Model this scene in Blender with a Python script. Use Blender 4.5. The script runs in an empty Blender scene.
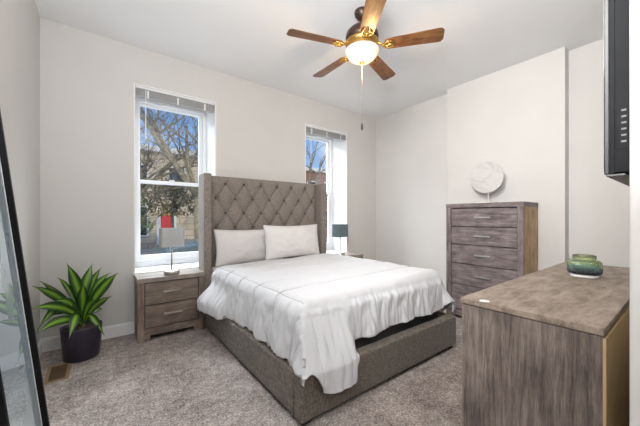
import bpy, bmesh, math, random
from math import sin, cos, pi, radians, hypot, sqrt
from mathutils import Vector, Matrix, noise

random.seed(7)
scene = bpy.context.scene
COL = scene.collection

# ------------------------------------------------------------------ camera
CAM_H = 1.2
cam = bpy.data.cameras.new('camera')
cam.sensor_width = 36.0
cam.lens = 289.0 / 640.0 * 36.0
cam.shift_y = 3.4 / 640.0
cam.clip_start = 0.02
camo = bpy.data.objects.new('camera', cam)
COL.objects.link(camo)
camo.location = (0, 0, CAM_H)
camo.rotation_euler = (pi / 2, 0, -0.6523)
scene.camera = camo

# ------------------------------------------------------------------ view + world
scene.view_settings.view_transform = 'Standard'
scene.view_settings.look = 'None'
scene.view_settings.gamma = 1.0
scene.view_settings.use_curve_mapping = False
scene.view_settings.exposure = 0.02

world = bpy.data.worlds.new('sky')
scene.world = world
world.use_nodes = True
wt = world.node_tree
wt.nodes.clear()
wo = wt.nodes.new('ShaderNodeOutputWorld')
wb = wt.nodes.new('ShaderNodeBackground')
tc = wt.nodes.new('ShaderNodeTexCoord')
sep = wt.nodes.new('ShaderNodeSeparateXYZ')
ramp = wt.nodes.new('ShaderNodeValToRGB')
ramp.color_ramp.elements[0].position = 0.0
ramp.color_ramp.elements[0].color = (0.42, 0.62, 0.90, 1)
ramp.color_ramp.elements[1].position = 0.45
ramp.color_ramp.elements[1].color = (0.09, 0.28, 0.70, 1)
cn = wt.nodes.new('ShaderNodeTexNoise')
cn.inputs['Scale'].default_value = 5.0
cn.inputs['Detail'].default_value = 8.0
cr = wt.nodes.new('ShaderNodeValToRGB')
cr.color_ramp.elements[0].position = 0.52
cr.color_ramp.elements[1].position = 0.68
cr.color_ramp.elements[0].color = (0, 0, 0, 1)
cr.color_ramp.elements[1].color = (0.8, 0.8, 0.8, 1)
mx = wt.nodes.new('ShaderNodeMixRGB')
mx.inputs['Color2'].default_value = (0.85, 0.9, 0.97, 1)
L = wt.links
L.new(tc.outputs['Generated'], sep.inputs[0])
L.new(sep.outputs['Z'], ramp.inputs[0])
L.new(tc.outputs['Generated'], cn.inputs['Vector'])
L.new(cn.outputs[0], cr.inputs[0])
L.new(cr.outputs[0], mx.inputs['Fac'])
L.new(ramp.outputs[0], mx.inputs['Color1'])
L.new(mx.outputs[0], wb.inputs['Color'])
wb.inputs['Strength'].default_value = 1.1
L.new(wb.outputs[0], wo.inputs[0])

# ------------------------------------------------------------------ sun and added fill lamps


def lamp(name, kind, loc, rot, energy, color, **kw):
    d = bpy.data.lights.new(name, kind)
    d.energy = energy
    d.color = color
    for k, v in kw.items():
        setattr(d, k, v)
    o = bpy.data.objects.new(name, d)
    o.location = loc
    o.rotation_euler = rot
    COL.objects.link(o)
    return o


# the sun stands behind the house and lights the far side of the street
lamp('sun', 'SUN', (0, -20, 20), (radians(52), 0, radians(-18)), 2.6, (1.0, 0.93, 0.82), angle=0.01)
# added unseen area lamp above the street, boosts daylight through both windows
lamp('daylight_fill', 'AREA', (1.9, 8.2, 6.0), (radians(-58), 0, 0), 3100, (0.90, 0.95, 1.0),
     shape='RECTANGLE', size=10.0, size_y=3.0)
# added unseen fill lamps around the camera, not real fixtures
lamp('right_wall_fill', 'AREA', (-0.12, 0.50, 2.55), (radians(76), 0, radians(-77)), 24, (1.0, 0.985, 0.97),
     shape='RECTANGLE', size=0.6, size_y=0.6, spread=radians(95))
lamp('ceiling_fill', 'AREA', (-0.15, 0.05, 1.80), (radians(148), 0, radians(-54)), 86, (0.96, 0.98, 1.0),
     shape='RECTANGLE', size=0.45, size_y=0.6)
lamp('hall_fill', 'AREA', (0.25, -0.95, 2.85), (0, 0, 0), 26, (1.0, 0.985, 0.965),
     shape='DISK', size=0.5)

# ------------------------------------------------------------------ materials
M = {}


def new_mat(name):
    m = bpy.data.materials.new(name)
    m.use_nodes = True
    nt = m.node_tree
    bs = nt.nodes['Principled BSDF']
    M[name] = m
    return m, nt, bs


def N(nt, t, **kw):
    n = nt.nodes.new(t)
    for k, v in kw.items():
        if k in n.inputs:
            n.inputs[k].default_value = v
        else:
            setattr(n, k, v)
    return n


def setp(bs, color=None, rough=None, metal=None, spec=None, **kw):
    if color is not None:
        bs.inputs['Base Color'].default_value = (*color, 1)
    if rough is not None:
        bs.inputs['Roughness'].default_value = rough
    if metal is not None:
        bs.inputs['Metallic'].default_value = metal
    if spec is not None:
        bs.inputs['Specular IOR Level'].default_value = spec
    for k, v in kw.items():
        bs.inputs[k].default_value = v


def coords(nt, scale=(1, 1, 1), rot=(0, 0, 0)):
    t = N(nt, 'ShaderNodeTexCoord')
    mp = N(nt, 'ShaderNodeMapping')
    mp.inputs['Scale'].default_value = scale
    mp.inputs['Rotation'].default_value = rot
    nt.links.new(t.outputs['Object'], mp.inputs[0])
    return mp.outputs[0]


def rampn(nt, fac, stops):
    r = N(nt, 'ShaderNodeValToRGB')
    els = r.color_ramp.elements
    while len(els) < len(stops):
        els.new(0.5)
    for e, (p, c) in zip(els, stops):
        e.position = p
        e.color = (*c, 1)
    nt.links.new(fac, r.inputs[0])
    return r.outputs[0]


def bump(nt, bs, h, strength, dist):
    b = N(nt, 'ShaderNodeBump')
    b.inputs['Strength'].default_value = strength
    b.inputs['Distance'].default_value = dist
    nt.links.new(h, b.inputs['Height'])
    nt.links.new(b.outputs[0], bs.inputs['Normal'])


def plain(name, color, rough=0.5, metal=0.0, noise_amt=0.06, nscale=12, bmp=0.0, spec=0.5):
    m, nt, bs = new_mat(name)
    setp(bs, color, rough, metal, spec)
    n = N(nt, 'ShaderNodeTexNoise', Scale=nscale, Detail=4.0)
    nt.links.new(coords(nt), n.inputs['Vector'])
    a = tuple(c * (1 - noise_amt) for c in color)
    b = tuple(min(1, c * (1 + noise_amt)) for c in color)
    nt.links.new(rampn(nt, n.outputs[0], [(0.3, a), (0.7, b)]), bs.inputs['Base Color'])
    if bmp:
        n2 = N(nt, 'ShaderNodeTexNoise', Scale=nscale * 12, Detail=3.0)
        nt.links.new(coords(nt), n2.inputs['Vector'])
        bump(nt, bs, n2.outputs[0], bmp, 0.002)
    return m


plain('wall_paint', (0.645, 0.630, 0.606), 0.85, noise_amt=0.015, nscale=3, bmp=0.05, spec=0.2)
plain('ceiling_paint', (0.84, 0.845, 0.855), 0.9, noise_amt=0.01, nscale=3, bmp=0.05, spec=0.2)
plain('trim_paint', (0.84, 0.84, 0.84), 0.45, noise_amt=0.01)
plain('sash_paint', (0.86, 0.87, 0.88), 0.4, noise_amt=0.01)
plain('blind_grey', (0.40, 0.40, 0.40), 0.5, noise_amt=0.05)
plain('black_metal', (0.010, 0.010, 0.011), 0.4, 0.0, noise_amt=0.05)
plain('frame_black', (0.008, 0.008, 0.009), 0.55, 0.0, noise_amt=0.05, spec=0.12)
plain('chain_metal', (0.30, 0.28, 0.25), 0.4, 0.6)
plain('grey_edge', (0.30, 0.31, 0.34), 0.3, 0.7, noise_amt=0.05)
plain('nickel', (0.62, 0.58, 0.52), 0.28, 1.0, noise_amt=0.04)
plain('handle_metal', (0.42, 0.41, 0.40), 0.4, 0.6, noise_amt=0.05)
plain('shade_grey', (0.42, 0.43, 0.43), 0.9, noise_amt=0.06, nscale=60, bmp=0.3)
plain('shade_slate', (0.13, 0.17, 0.19), 0.8, noise_amt=0.08, nscale=60, bmp=0.3)
plain('pot_black', (0.030, 0.024, 0.042), 0.35, noise_amt=0.1)
plain('soil', (0.05, 0.035, 0.025), 0.95, noise_amt=0.5, nscale=60, bmp=0.6)
plain('stem_tan', (0.25, 0.22, 0.10), 0.8, noise_amt=0.2, nscale=30)
plain('bronze', (0.060, 0.034, 0.024), 0.38, 0.6, noise_amt=0.12)
plain('antique_brass', (0.50, 0.30, 0.09), 0.33, 0.9, noise_amt=0.15)
plain('screen_black', (0.008, 0.008, 0.010), 0.12, noise_amt=0.02)
plain('housing_grey', (0.014, 0.0145, 0.016), 0.7, noise_amt=0.06, nscale=30, spec=0.12)
plain('port_silver', (0.16, 0.16, 0.16), 0.6, 0.2)
plain('mattress_grey', (0.095, 0.093, 0.098), 0.9, noise_amt=0.1, nscale=40, bmp=0.3)
plain('pillow_white', (0.70, 0.675, 0.66), 0.9, noise_amt=0.015, nscale=5, bmp=0.08, spec=0.15)
plain('ceramic_white', (0.8, 0.79, 0.77), 0.3, noise_amt=0.02)
plain('gold', (0.65, 0.47, 0.22), 0.3, 0.9, noise_amt=0.05)
plain('register_tan', (0.30, 0.20, 0.11), 0.5, 0.2, noise_amt=0.1)
plain('register_brown', (0.12, 0.075, 0.045), 0.55, 0.2, noise_amt=0.1)
plain('raw_panel', (0.55, 0.40, 0.20), 0.7, noise_amt=0.08, nscale=9)


def wood(name, dark, mid, light, grain_rot=(0, 0, 0), stretch=(1, 1, 1), rough=0.5, scale=1.0):
    """Grey-washed laminate: long stretched streaks along the object's grain axis."""
    m, nt, bs = new_mat(name)
    setp(bs, mid, rough, 0, 0.35)
    v = coords(nt, stretch, grain_rot)
    n1 = N(nt, 'ShaderNodeTexNoise', Scale=5.0 * scale, Detail=9.0, Roughness=0.62, Distortion=0.6)
    nt.links.new(v, n1.inputs['Vector'])
    n2 = N(nt, 'ShaderNodeTexNoise', Scale=24.0 * scale, Detail=8.0, Roughness=0.7)
    nt.links.new(v, n2.inputs['Vector'])
    n3 = N(nt, 'ShaderNodeTexNoise', Scale=7.0, Detail=6.0)
    nt.links.new(coords(nt), n3.inputs['Vector'])
    a = N(nt, 'ShaderNodeMath', operation='MULTIPLY_ADD')
    a.inputs[1].default_value = 0.6
    nt.links.new(n2.outputs[0], a.inputs[0])
    nt.links.new(n1.outputs[0], a.inputs[2])
    b = N(nt, 'ShaderNodeMath', operation='MULTIPLY_ADD')
    b.inputs[1].default_value = 0.5
    nt.links.new(n3.outputs[0], b.inputs[0])
    nt.links.new(a.outputs[0], b.inputs[2])
    c = N(nt, 'ShaderNodeMath', operation='MULTIPLY')
    c.inputs[1].default_value = 0.476
    nt.links.new(b.outputs[0], c.inputs[0])
    nt.links.new(rampn(nt, c.outputs[0], [(0.39, dark), (0.5, mid), (0.61, light)]), bs.inputs['Base Color'])
    bump(nt, bs, a.outputs[0], 0.12, 0.003)
    return m


GD, GM, GL = (0.065, 0.050, 0.043), (0.165, 0.133, 0.115), (0.30, 0.252, 0.222)
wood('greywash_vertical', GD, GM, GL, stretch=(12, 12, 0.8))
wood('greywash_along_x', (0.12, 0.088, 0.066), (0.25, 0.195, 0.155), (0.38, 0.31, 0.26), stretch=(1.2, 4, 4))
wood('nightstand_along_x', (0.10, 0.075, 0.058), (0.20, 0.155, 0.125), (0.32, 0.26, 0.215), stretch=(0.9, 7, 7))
wood('nightstand_top', (0.16, 0.13, 0.11), (0.27, 0.23, 0.20), (0.38, 0.33, 0.29), stretch=(0.9, 7, 7), rough=0.28)  # paler than the fronts: window reflection put into the colour
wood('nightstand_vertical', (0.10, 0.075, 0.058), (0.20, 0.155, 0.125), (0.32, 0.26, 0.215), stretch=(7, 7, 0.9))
wood('chest_along_y', (0.085, 0.066, 0.066), (0.175, 0.142, 0.140), (0.29, 0.245, 0.24), stretch=(7, 0.9, 7))
wood('chest_vertical', (0.085, 0.066, 0.066), (0.175, 0.142, 0.140), (0.29, 0.245, 0.24), stretch=(7, 7, 0.9))
wood('chest_side_tan', (0.24, 0.14, 0.06), (0.42, 0.27, 0.13), (0.55, 0.38, 0.21), stretch=(7, 7, 0.9))
wood('blade_walnut', (0.05, 0.020, 0.009), (0.15, 0.065, 0.026), (0.29, 0.14, 0.055), stretch=(1.0, 12, 12), rough=0.35)


def fabric(name, dark, light, scale=260, bmp=0.5):
    m, nt, bs = new_mat(name)
    setp(bs, light, 0.95, 0, 0.1)
    bs.inputs['Sheen Weight'].default_value = 0.15
    v = coords(nt)
    w1 = N(nt, 'ShaderNodeTexNoise', Scale=scale, Detail=2.0)
    mp1 = coords(nt, (1, 1, 0.25))
    nt.links.new(mp1, w1.inputs['Vector'])
    w2 = N(nt, 'ShaderNodeTexNoise', Scale=scale, Detail=2.0)
    mp2 = coords(nt, (0.25, 0.25, 1))
    nt.links.new(mp2, w2.inputs['Vector'])
    mx_ = N(nt, 'ShaderNodeMath', operation='ADD')
    nt.links.new(w1.outputs[0], mx_.inputs[0])
    nt.links.new(w2.outputs[0], mx_.inputs[1])
    hf = N(nt, 'ShaderNodeMath', operation='MULTIPLY')
    hf.inputs[1].default_value = 0.5
    nt.links.new(mx_.outputs[0], hf.inputs[0])
    nt.links.new(rampn(nt, hf.outputs[0], [(0.38, dark), (0.62, light)]), bs.inputs['Base Color'])
    bump(nt, bs, hf.outputs[0], bmp, 0.003)
    return m


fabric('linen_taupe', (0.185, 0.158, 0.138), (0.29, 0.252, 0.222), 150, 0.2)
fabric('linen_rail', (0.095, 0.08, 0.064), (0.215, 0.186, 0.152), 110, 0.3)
fabric('button_taupe', (0.07, 0.058, 0.048), (0.14, 0.118, 0.10), 120)


def carpet():
    m, nt, bs = new_mat('carpet_pile')
    setp(bs, (0.3, 0.26, 0.24), 1.0, 0, 0.05)
    v = coords(nt)
    a = N(nt, 'ShaderNodeTexNoise', Scale=85.0, Detail=4.0, Roughness=0.75)
    b = N(nt, 'ShaderNodeTexNoise', Scale=3.2, Detail=4.0, Roughness=0.6)
    c = N(nt, 'ShaderNodeTexNoise', Scale=22.0, Detail=3.0, Roughness=0.6)
    for n in (a, b, c):
        nt.links.new(v, n.inputs['Vector'])
    s = N(nt, 'ShaderNodeMath', operation='MULTIPLY_ADD')
    s.inputs[1].default_value = 0.35
    nt.links.new(b.outputs[0], s.inputs[0])
    nt.links.new(a.outputs[0], s.inputs[2])
    s2 = N(nt, 'ShaderNodeMath', operation='MULTIPLY_ADD')
    s2.inputs[1].default_value = 0.35
    nt.links.new(c.outputs[0], s2.inputs[0])
    nt.links.new(s.outputs[0], s2.inputs[2])
    d = N(nt, 'ShaderNodeMath', operation='MULTIPLY')
    d.inputs[1].default_value = 0.588
    nt.links.new(s2.outputs[0], d.inputs[0])
    nt.links.new(rampn(nt, d.outputs[0], [(0.38, (0.11, 0.088, 0.078)), (0.5, (0.38, 0.325, 0.298)),
                                         (0.61, (0.74, 0.67, 0.63))]), bs.inputs['Base Color'])
    bump(nt, bs, s2.outputs[0], 0.9, 0.012)


carpet()


def bedding():
    m, nt, bs = new_mat('comforter_white')
    setp(bs, (0.67, 0.675, 0.695), 0.85, 0, 0.15)
    bs.inputs['Sheen Weight'].default_value = 0.1
    n = N(nt, 'ShaderNodeTexNoise', Scale=28.0, Detail=5.0, Roughness=0.6)
    nt.links.new(coords(nt), n.inputs['Vector'])
    bump(nt, bs, n.outputs[0], 0.16, 0.01)
    m, nt, bs = new_mat('comforter_warm_light')  # unused; warm light on the foot drape put into the colour
    setp(bs, (0.76, 0.735, 0.70), 0.85, 0, 0.15)
    n = N(nt, 'ShaderNodeTexNoise', Scale=28.0, Detail=5.0, Roughness=0.6)
    nt.links.new(coords(nt), n.inputs['Vector'])
    bump(nt, bs, n.outputs[0], 0.2, 0.01)


bedding()


def glassy():
    # thin window pane: mostly clear with a little reflection
    m, nt, bs = new_mat('pane_glass')
    out = nt.nodes['Material Output']
    tr = N(nt, 'ShaderNodeBsdfTransparent')
    tr.inputs[0].default_value = (0.97, 0.98, 0.98, 1)
    gl = N(nt, 'ShaderNodeBsdfGlossy')
    gl.inputs['Roughness'].default_value = 0.02
    mxs = N(nt, 'ShaderNodeMixShader')
    mxs.inputs[0].default_value = 0.04
    nt.links.new(tr.outputs[0], mxs.inputs[1])
    nt.links.new(gl.outputs[0], mxs.inputs[2])
    nt.links.new(mxs.outputs[0], out.inputs['Surface'])
    # mirror with a bluish haze on the reflection, mixed in as diffuse colour
    m, nt, bs = new_mat('mirror_glass')
    out = nt.nodes['Material Output']
    gl = N(nt, 'ShaderNodeBsdfGlossy')
    gl.inputs[0].default_value = (0.86, 0.94, 0.98, 1)
    gl.inputs['Roughness'].default_value = 0.015
    df = N(nt, 'ShaderNodeBsdfDiffuse')
    n = N(nt, 'ShaderNodeTexNoise', Scale=2.5, Detail=3.0)
    nt.links.new(coords(nt), n.inputs['Vector'])
    nt.links.new(rampn(nt, n.outputs[0], [(0.3, (0.60, 0.76, 0.88)), (0.7, (0.76, 0.86, 0.93))]), df.inputs[0])
    mxs = N(nt, 'ShaderNodeMixShader')
    mxs.inputs[0].default_value = 0.28
    nt.links.new(gl.outputs[0], mxs.inputs[1])
    nt.links.new(df.outputs[0], mxs.inputs[2])
    nt.links.new(mxs.outputs[0], out.inputs['Surface'])
    # coloured bowl glass, ribbed, fading from green rim to blue belly
    m, nt, bs = new_mat('bowl_glass')
    setp(bs, (0.1, 0.2, 0.16), 0.03, 0, 0.7)
    bs.inputs['Transmission Weight'].default_value = 0.95
    tcn = N(nt, 'ShaderNodeTexCoord')
    sp = N(nt, 'ShaderNodeSeparateXYZ')
    nt.links.new(tcn.outputs['Object'], sp.inputs[0])
    mr = N(nt, 'ShaderNodeMapRange')
    mr.inputs['From Min'].default_value = 0.0
    mr.inputs['From Max'].default_value = 0.129
    nt.links.new(sp.outputs['Z'], mr.inputs[0])
    nt.links.new(rampn(nt, mr.outputs[0], [(0.0, (0.01, 0.02, 0.025)), (0.22, (0.012, 0.03, 0.035)), (0.30, (0.42, 0.58, 0.64)),
                                          (0.55, (0.48, 0.70, 0.58)), (0.68, (0.70, 0.82, 0.48)),
                                          (1.0, (0.78, 0.88, 0.60))]), bs.inputs['Base Color'])
    # lit frosted globe
    m, nt, bs = new_mat('globe_frosted')
    setp(bs, (0.35, 0.31, 0.26), 0.4)
    n = N(nt, 'ShaderNodeTexNoise', Scale=9.0, Detail=3.0)
    nt.links.new(coords(nt), n.inputs['Vector'])
    nt.links.new(rampn(nt, n.outputs[0], [(0.3, (1.0, 0.84, 0.62)), (0.65, (1.0, 0.94, 0.84))]),
                 bs.inputs['Emission Color'])
    bs.inputs['Emission Strength'].default_value = 0.72
    # tabletop mirror disc, its reflection painted as grey streaks
    m, nt, bs = new_mat('disc_reflection')
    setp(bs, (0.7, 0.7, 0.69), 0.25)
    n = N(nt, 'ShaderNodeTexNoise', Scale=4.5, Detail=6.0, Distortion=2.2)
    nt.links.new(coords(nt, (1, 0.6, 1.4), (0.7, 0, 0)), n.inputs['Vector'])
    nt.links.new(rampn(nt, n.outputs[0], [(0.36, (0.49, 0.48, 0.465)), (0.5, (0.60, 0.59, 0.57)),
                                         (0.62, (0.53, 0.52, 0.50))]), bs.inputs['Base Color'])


glassy()


def leafmat():
    m, nt, bs = new_mat('leaf_striped')
    setp(bs, (0.1, 0.25, 0.03), 0.32, 0, 0.5)
    uv = N(nt, 'ShaderNodeUVMap')
    sp = N(nt, 'ShaderNodeSeparateXYZ')
    nt.links.new(uv.outputs[0], sp.inputs[0])
    n = N(nt, 'ShaderNodeTexNoise', Scale=6.0, Detail=3.0)
    nt.links.new(coords(nt), n.inputs['Vector'])
    ma = N(nt, 'ShaderNodeMath', operation='MULTIPLY_ADD')
    ma.inputs[1].default_value = 0.25
    ma.inputs[2].default_value = -0.12
    nt.links.new(n.outputs[0], ma.inputs[0])
    ad = N(nt, 'ShaderNodeMath', operation='ADD')
    nt.links.new(sp.outputs['X'], ad.inputs[0])
    nt.links.new(ma.outputs[0], ad.inputs[1])
    dk, lm, md = (0.014, 0.055, 0.010), (0.22, 0.41, 0.03), (0.05, 0.15, 0.016)
    nt.links.new(rampn(nt, ad.outputs[0], [(0.16, dk), (0.30, md), (0.42, lm), (0.60, lm), (0.72, md), (0.84, dk)]),
                 bs.inputs['Base Color'])


leafmat()

# outdoors
plain('asphalt', (0.13, 0.13, 0.135), 0.9, noise_amt=0.25, nscale=20)
plain('concrete', (0.42, 0.40, 0.37), 0.9, noise_amt=0.12, nscale=8)
plain('bark', (0.22, 0.18, 0.115), 0.95, noise_amt=0.5, nscale=9)
plain('foliage', (0.10, 0.15, 0.04), 0.8, noise_amt=0.6, nscale=4)
plain('foliage_brown', (0.22, 0.17, 0.06), 0.8, noise_amt=0.5, nscale=4)
plain('car_paint', (0.035, 0.06, 0.075), 0.15, 0.3, noise_amt=0.05)
plain('car_glass', (0.03, 0.05, 0.06), 0.05, 0.0, noise_amt=0.05)
plain('tyre', (0.015, 0.015, 0.015), 0.8)
plain('brick_exterior', (0.30, 0.13, 0.08), 0.9, noise_amt=0.25, nscale=10)
plain('cornice', (0.70, 0.68, 0.62), 0.8)
plain('red_door', (0.62, 0.03, 0.03), 0.5)
plain('teal_panel', (0.08, 0.28, 0.33), 0.5)
plain('dark_pane', (0.03, 0.04, 0.05), 0.1)


def stone():
    m, nt, bs = new_mat('stone_beige')
    setp(bs, (0.6, 0.5, 0.36), 0.95)
    b = N(nt, 'ShaderNodeTexBrick')
    b.inputs['Scale'].default_value = 1.0
    b.inputs['Brick Width'].default_value = 0.9
    b.inputs['Row Height'].default_value = 0.4
    b.inputs['Mortar Size'].default_value = 0.03
    b.inputs['Color1'].default_value = (0.62, 0.50, 0.34, 1)
    b.inputs['Color2'].default_value = (0.50, 0.40, 0.27, 1)
    b.inputs['Mortar'].default_value = (0.36, 0.30, 0.22, 1)
    nt.links.new(coords(nt, (1, 1, 1), (pi / 2, 0, 0)), b.inputs['Vector'])
    nt.links.new(b.outputs[0], bs.inputs['Base Color'])


stone()

# ------------------------------------------------------------------ mesh helpers


def mesh_obj(name, bm, mat, parent=None, smooth=False, loc=None):
    me = bpy.data.meshes.new(name)
    bmesh.ops.recalc_face_normals(bm, faces=bm.faces)
    bm.to_mesh(me)
    bm.free()
    if mat:
        me.materials.append(M[mat] if isinstance(mat, str) else mat)
    if smooth:
        for p in me.polygons:
            p.use_smooth = True
    o = bpy.data.objects.new(name, me)
    COL.objects.link(o)
    if parent is not None:
        o.parent = parent
    if loc is not None:
        o.location = loc
    return o


def thing(name, label, cat, loc=(0, 0, 0), rz=0.0, group=None):
    o = bpy.data.objects.new(name, None)
    o.empty_display_size = 0.1
    COL.objects.link(o)
    o.location = loc
    o.rotation_euler = (0, 0, rz)
    return tag(o, label, cat, group)


def tag(o, label, cat, group=None):
    o['label'] = label
    o['category'] = cat
    if group:
        o['group'] = group
    return o


def structure(o):
    o['kind'] = 'structure'
    return o


def copy_tree(o, parent=None):
    c = o.copy()
    COL.objects.link(c)
    if parent is not None:
        c.parent = parent
    for ch in list(o.children):
        copy_tree(ch, c)
    return c


def box(bm, x0, x1, y0, y1, z0, z1, bev=0.0, seg=2):
    t = bmesh.new()
    r = bmesh.ops.create_cube(t, size=1.0)
    for v in t.verts:
        v.co = Vector(((x0 + x1) / 2 + v.co.x * (x1 - x0), (y0 + y1) / 2 + v.co.y * (y1 - y0),
                       (z0 + z1) / 2 + v.co.z * (z1 - z0)))
    if bev > 0:
        bmesh.ops.bevel(t, geom=list(t.edges), offset=bev, segments=seg, affect='EDGES', profile=0.6)
    merge(bm, t)


def merge(bm, t, mat=None):
    if mat is not None:
        t.transform(mat)
    me = bpy.data.meshes.new('tmp')
    t.to_mesh(me)
    t.free()
    bm.from_mesh(me)
    bpy.data.meshes.remove(me)


def lathe(bm, prof, seg=32, cx=0, cy=0, cz=0, cap=True):
    rings = []
    for r, z in prof:
        rings.append([bm.verts.new((cx + r * cos(2 * pi * i / seg), cy + r * sin(2 * pi * i / seg), cz + z))
                      for i in range(seg)])
    for a, b in zip(rings, rings[1:]):
        for i in range(seg):
            j = (i + 1) % seg
            bm.faces.new((a[i], a[j], b[j], b[i]))
    if cap:
        bm.faces.new(rings[0][::-1])
        bm.faces.new(rings[-1])


def tube(bm, pts, rad, seg=10, cap=True):
    pts = [Vector(p) for p in pts]
    n = len(pts)
    rads = rad if isinstance(rad, (list, tuple)) else [rad] * n
    rings = []
    up = Vector((0.13, 0.37, 0.92)).normalized()
    for i, p in enumerate(pts):
        d = (pts[min(i + 1, n - 1)] - pts[max(i - 1, 0)])
        if d.length < 1e-9:
            d = Vector((0, 0, 1))
        d.normalize()
        a = d.cross(up)
        if a.length < 1e-3:
            a = d.cross(Vector((1, 0, 0)))
        a.normalize()
        b = d.cross(a)
        rings.append([bm.verts.new(p + (a * cos(2 * pi * k / seg) + b * sin(2 * pi * k / seg)) * rads[i])
                      for k in range(seg)])
    for a, b in zip(rings, rings[1:]):
        for i in range(seg):
            j = (i + 1) % seg
            bm.faces.new((a[i], a[j], b[j], b[i]))
    if cap:
        bm.faces.new(rings[0][::-1])
        bm.faces.new(rings[-1])


def grid(bm, nu, nv, fn, uv=False):
    vs = [[bm.verts.new(fn(i / nu, j / nv)) for j in range(nv + 1)] for i in range(nu + 1)]
    lay = bm.loops.layers.uv.verify() if uv else None
    for i in range(nu):
        for j in range(nv):
            f = bm.faces.new((vs[i][j], vs[i + 1][j], vs[i + 1][j + 1], vs[i][j + 1]))
            if uv:
                for l, (a, b) in zip(f.loops, ((i, j), (i + 1, j), (i + 1, j + 1), (i, j + 1))):
                    l[lay].uv = (a / nu, b / nv)
    return vs


def bx(name, mat, parent, *dims, bev=0.0, seg=2):
    b = bmesh.new()
    box(b, *dims, bev=bev, seg=seg)
    return mesh_obj(name, b, mat, parent)


def sstep(a, b, x):
    t = max(0.0, min(1.0, (x - a) / (b - a)))
    return t * t * (3 - 2 * t)


# ------------------------------------------------------------------ room shell
XL, XR, XB = -0.417, 3.965, 3.825      # left wall, right wall, chimney breast face
YB, YN, H = 3.53, 0.10, 2.958         # window wall, near wall face, ceiling
YO = 4.02                             # outer face of the window wall
BY0, BY1 = 0.835, 2.115               # the chimney breast's ends
WZ0, WZ1 = 0.62, 2.575                # window openings
W1, W2 = (0.283, 1.12), (2.42, 3.259)
HALL_Y = -2.6

structure(bx('floor', 'carpet_pile', None, XL - 0.3, XR + 0.3, HALL_Y - 0.3, YO, -0.12, 0.0))
structure(bx('ceiling', 'ceiling_paint', None, XL - 0.3, XR + 0.3, HALL_Y - 0.3, YO, H, H + 0.2))
structure(bx('wall_left', 'wall_paint', None, XL - 0.3, XL, HALL_Y - 0.3, YO, 0, H))
b = bmesh.new()
xs = [XL, W1[0], W1[1], W2[0], W2[1], XR + 0.3]
box(b, xs[0], xs[1], YB, YO, 0, H)
box(b, xs[2], xs[3], YB, YO, 0, H)
box(b, xs[4], xs[5], YB, YO, 0, H)
for a, c in (W1, W2):
    box(b, a, c, YB, YO, 0, WZ0 - 0.03)
    box(b, a, c, YB, YO, WZ1, H)
structure(mesh_obj('wall_back', b, 'wall_paint'))
b = bmesh.new()
box(b, XR, XR + 0.3, HALL_Y - 0.3, YB, 0, H)
box(b, XB, XR, BY0, BY1, 0, H, bev=0.006)
structure(mesh_obj('wall_right', b, 'wall_paint'))
structure(bx('wall_near', 'wall_paint', None, 1.005, XR, YN - 0.14, YN, 0, H, bev=0.004))
structure(bx('wall_hall', 'wall_paint', None, XL, XR, HALL_Y - 0.3, HALL_Y, 0, H))


def baseboard(name, x0, x1, y0, y1):
    b = bmesh.new()
    box(b, x0, x1, y0, y1, 0, 0.105)
    nx = min(x1 - x0, 0.009) if x1 - x0 < 0.05 else x1 - x0
    ny = min(y1 - y0, 0.009) if y1 - y0 < 0.05 else y1 - y0
    if name.endswith('back'):
        box(b, x0, x1, y1 - 0.009, y1, 0.105, 0.12)
    elif name.endswith('left'):
        box(b, x0, x0 + 0.009, y0, y1, 0.105, 0.12)
    else:
        box(b, x1 - nx, x1, y0, y1, 0.105, 0.12)
    return structure(mesh_obj(name, b, 'trim_paint'))


baseboard('baseboard_back', XL, XR, YB - 0.015, YB)
baseboard('baseboard_left', XL, XL + 0.015, HALL_Y, YB - 0.015)
b = bmesh.new()
box(b, XB - 0.015, XB, BY0 - 0.015, BY1 + 0.015, 0, 0.12)
box(b, XB, XR, BY0 - 0.015, BY0, 0, 0.12)
box(b, XR - 0.015, XR, YN, BY0 - 0.015, 0, 0.12)
box(b, XR - 0.015, XR, BY1 + 0.015, YB - 0.015, 0, 0.12)
structure(mesh_obj('baseboard_right', b, 'trim_paint'))
structure(bx('baseboard_near', 'trim_paint', None, 1.005, XR - 0.015, YN, YN + 0.015, 0, 0.12))

# ------------------------------------------------------------------ windows


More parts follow.
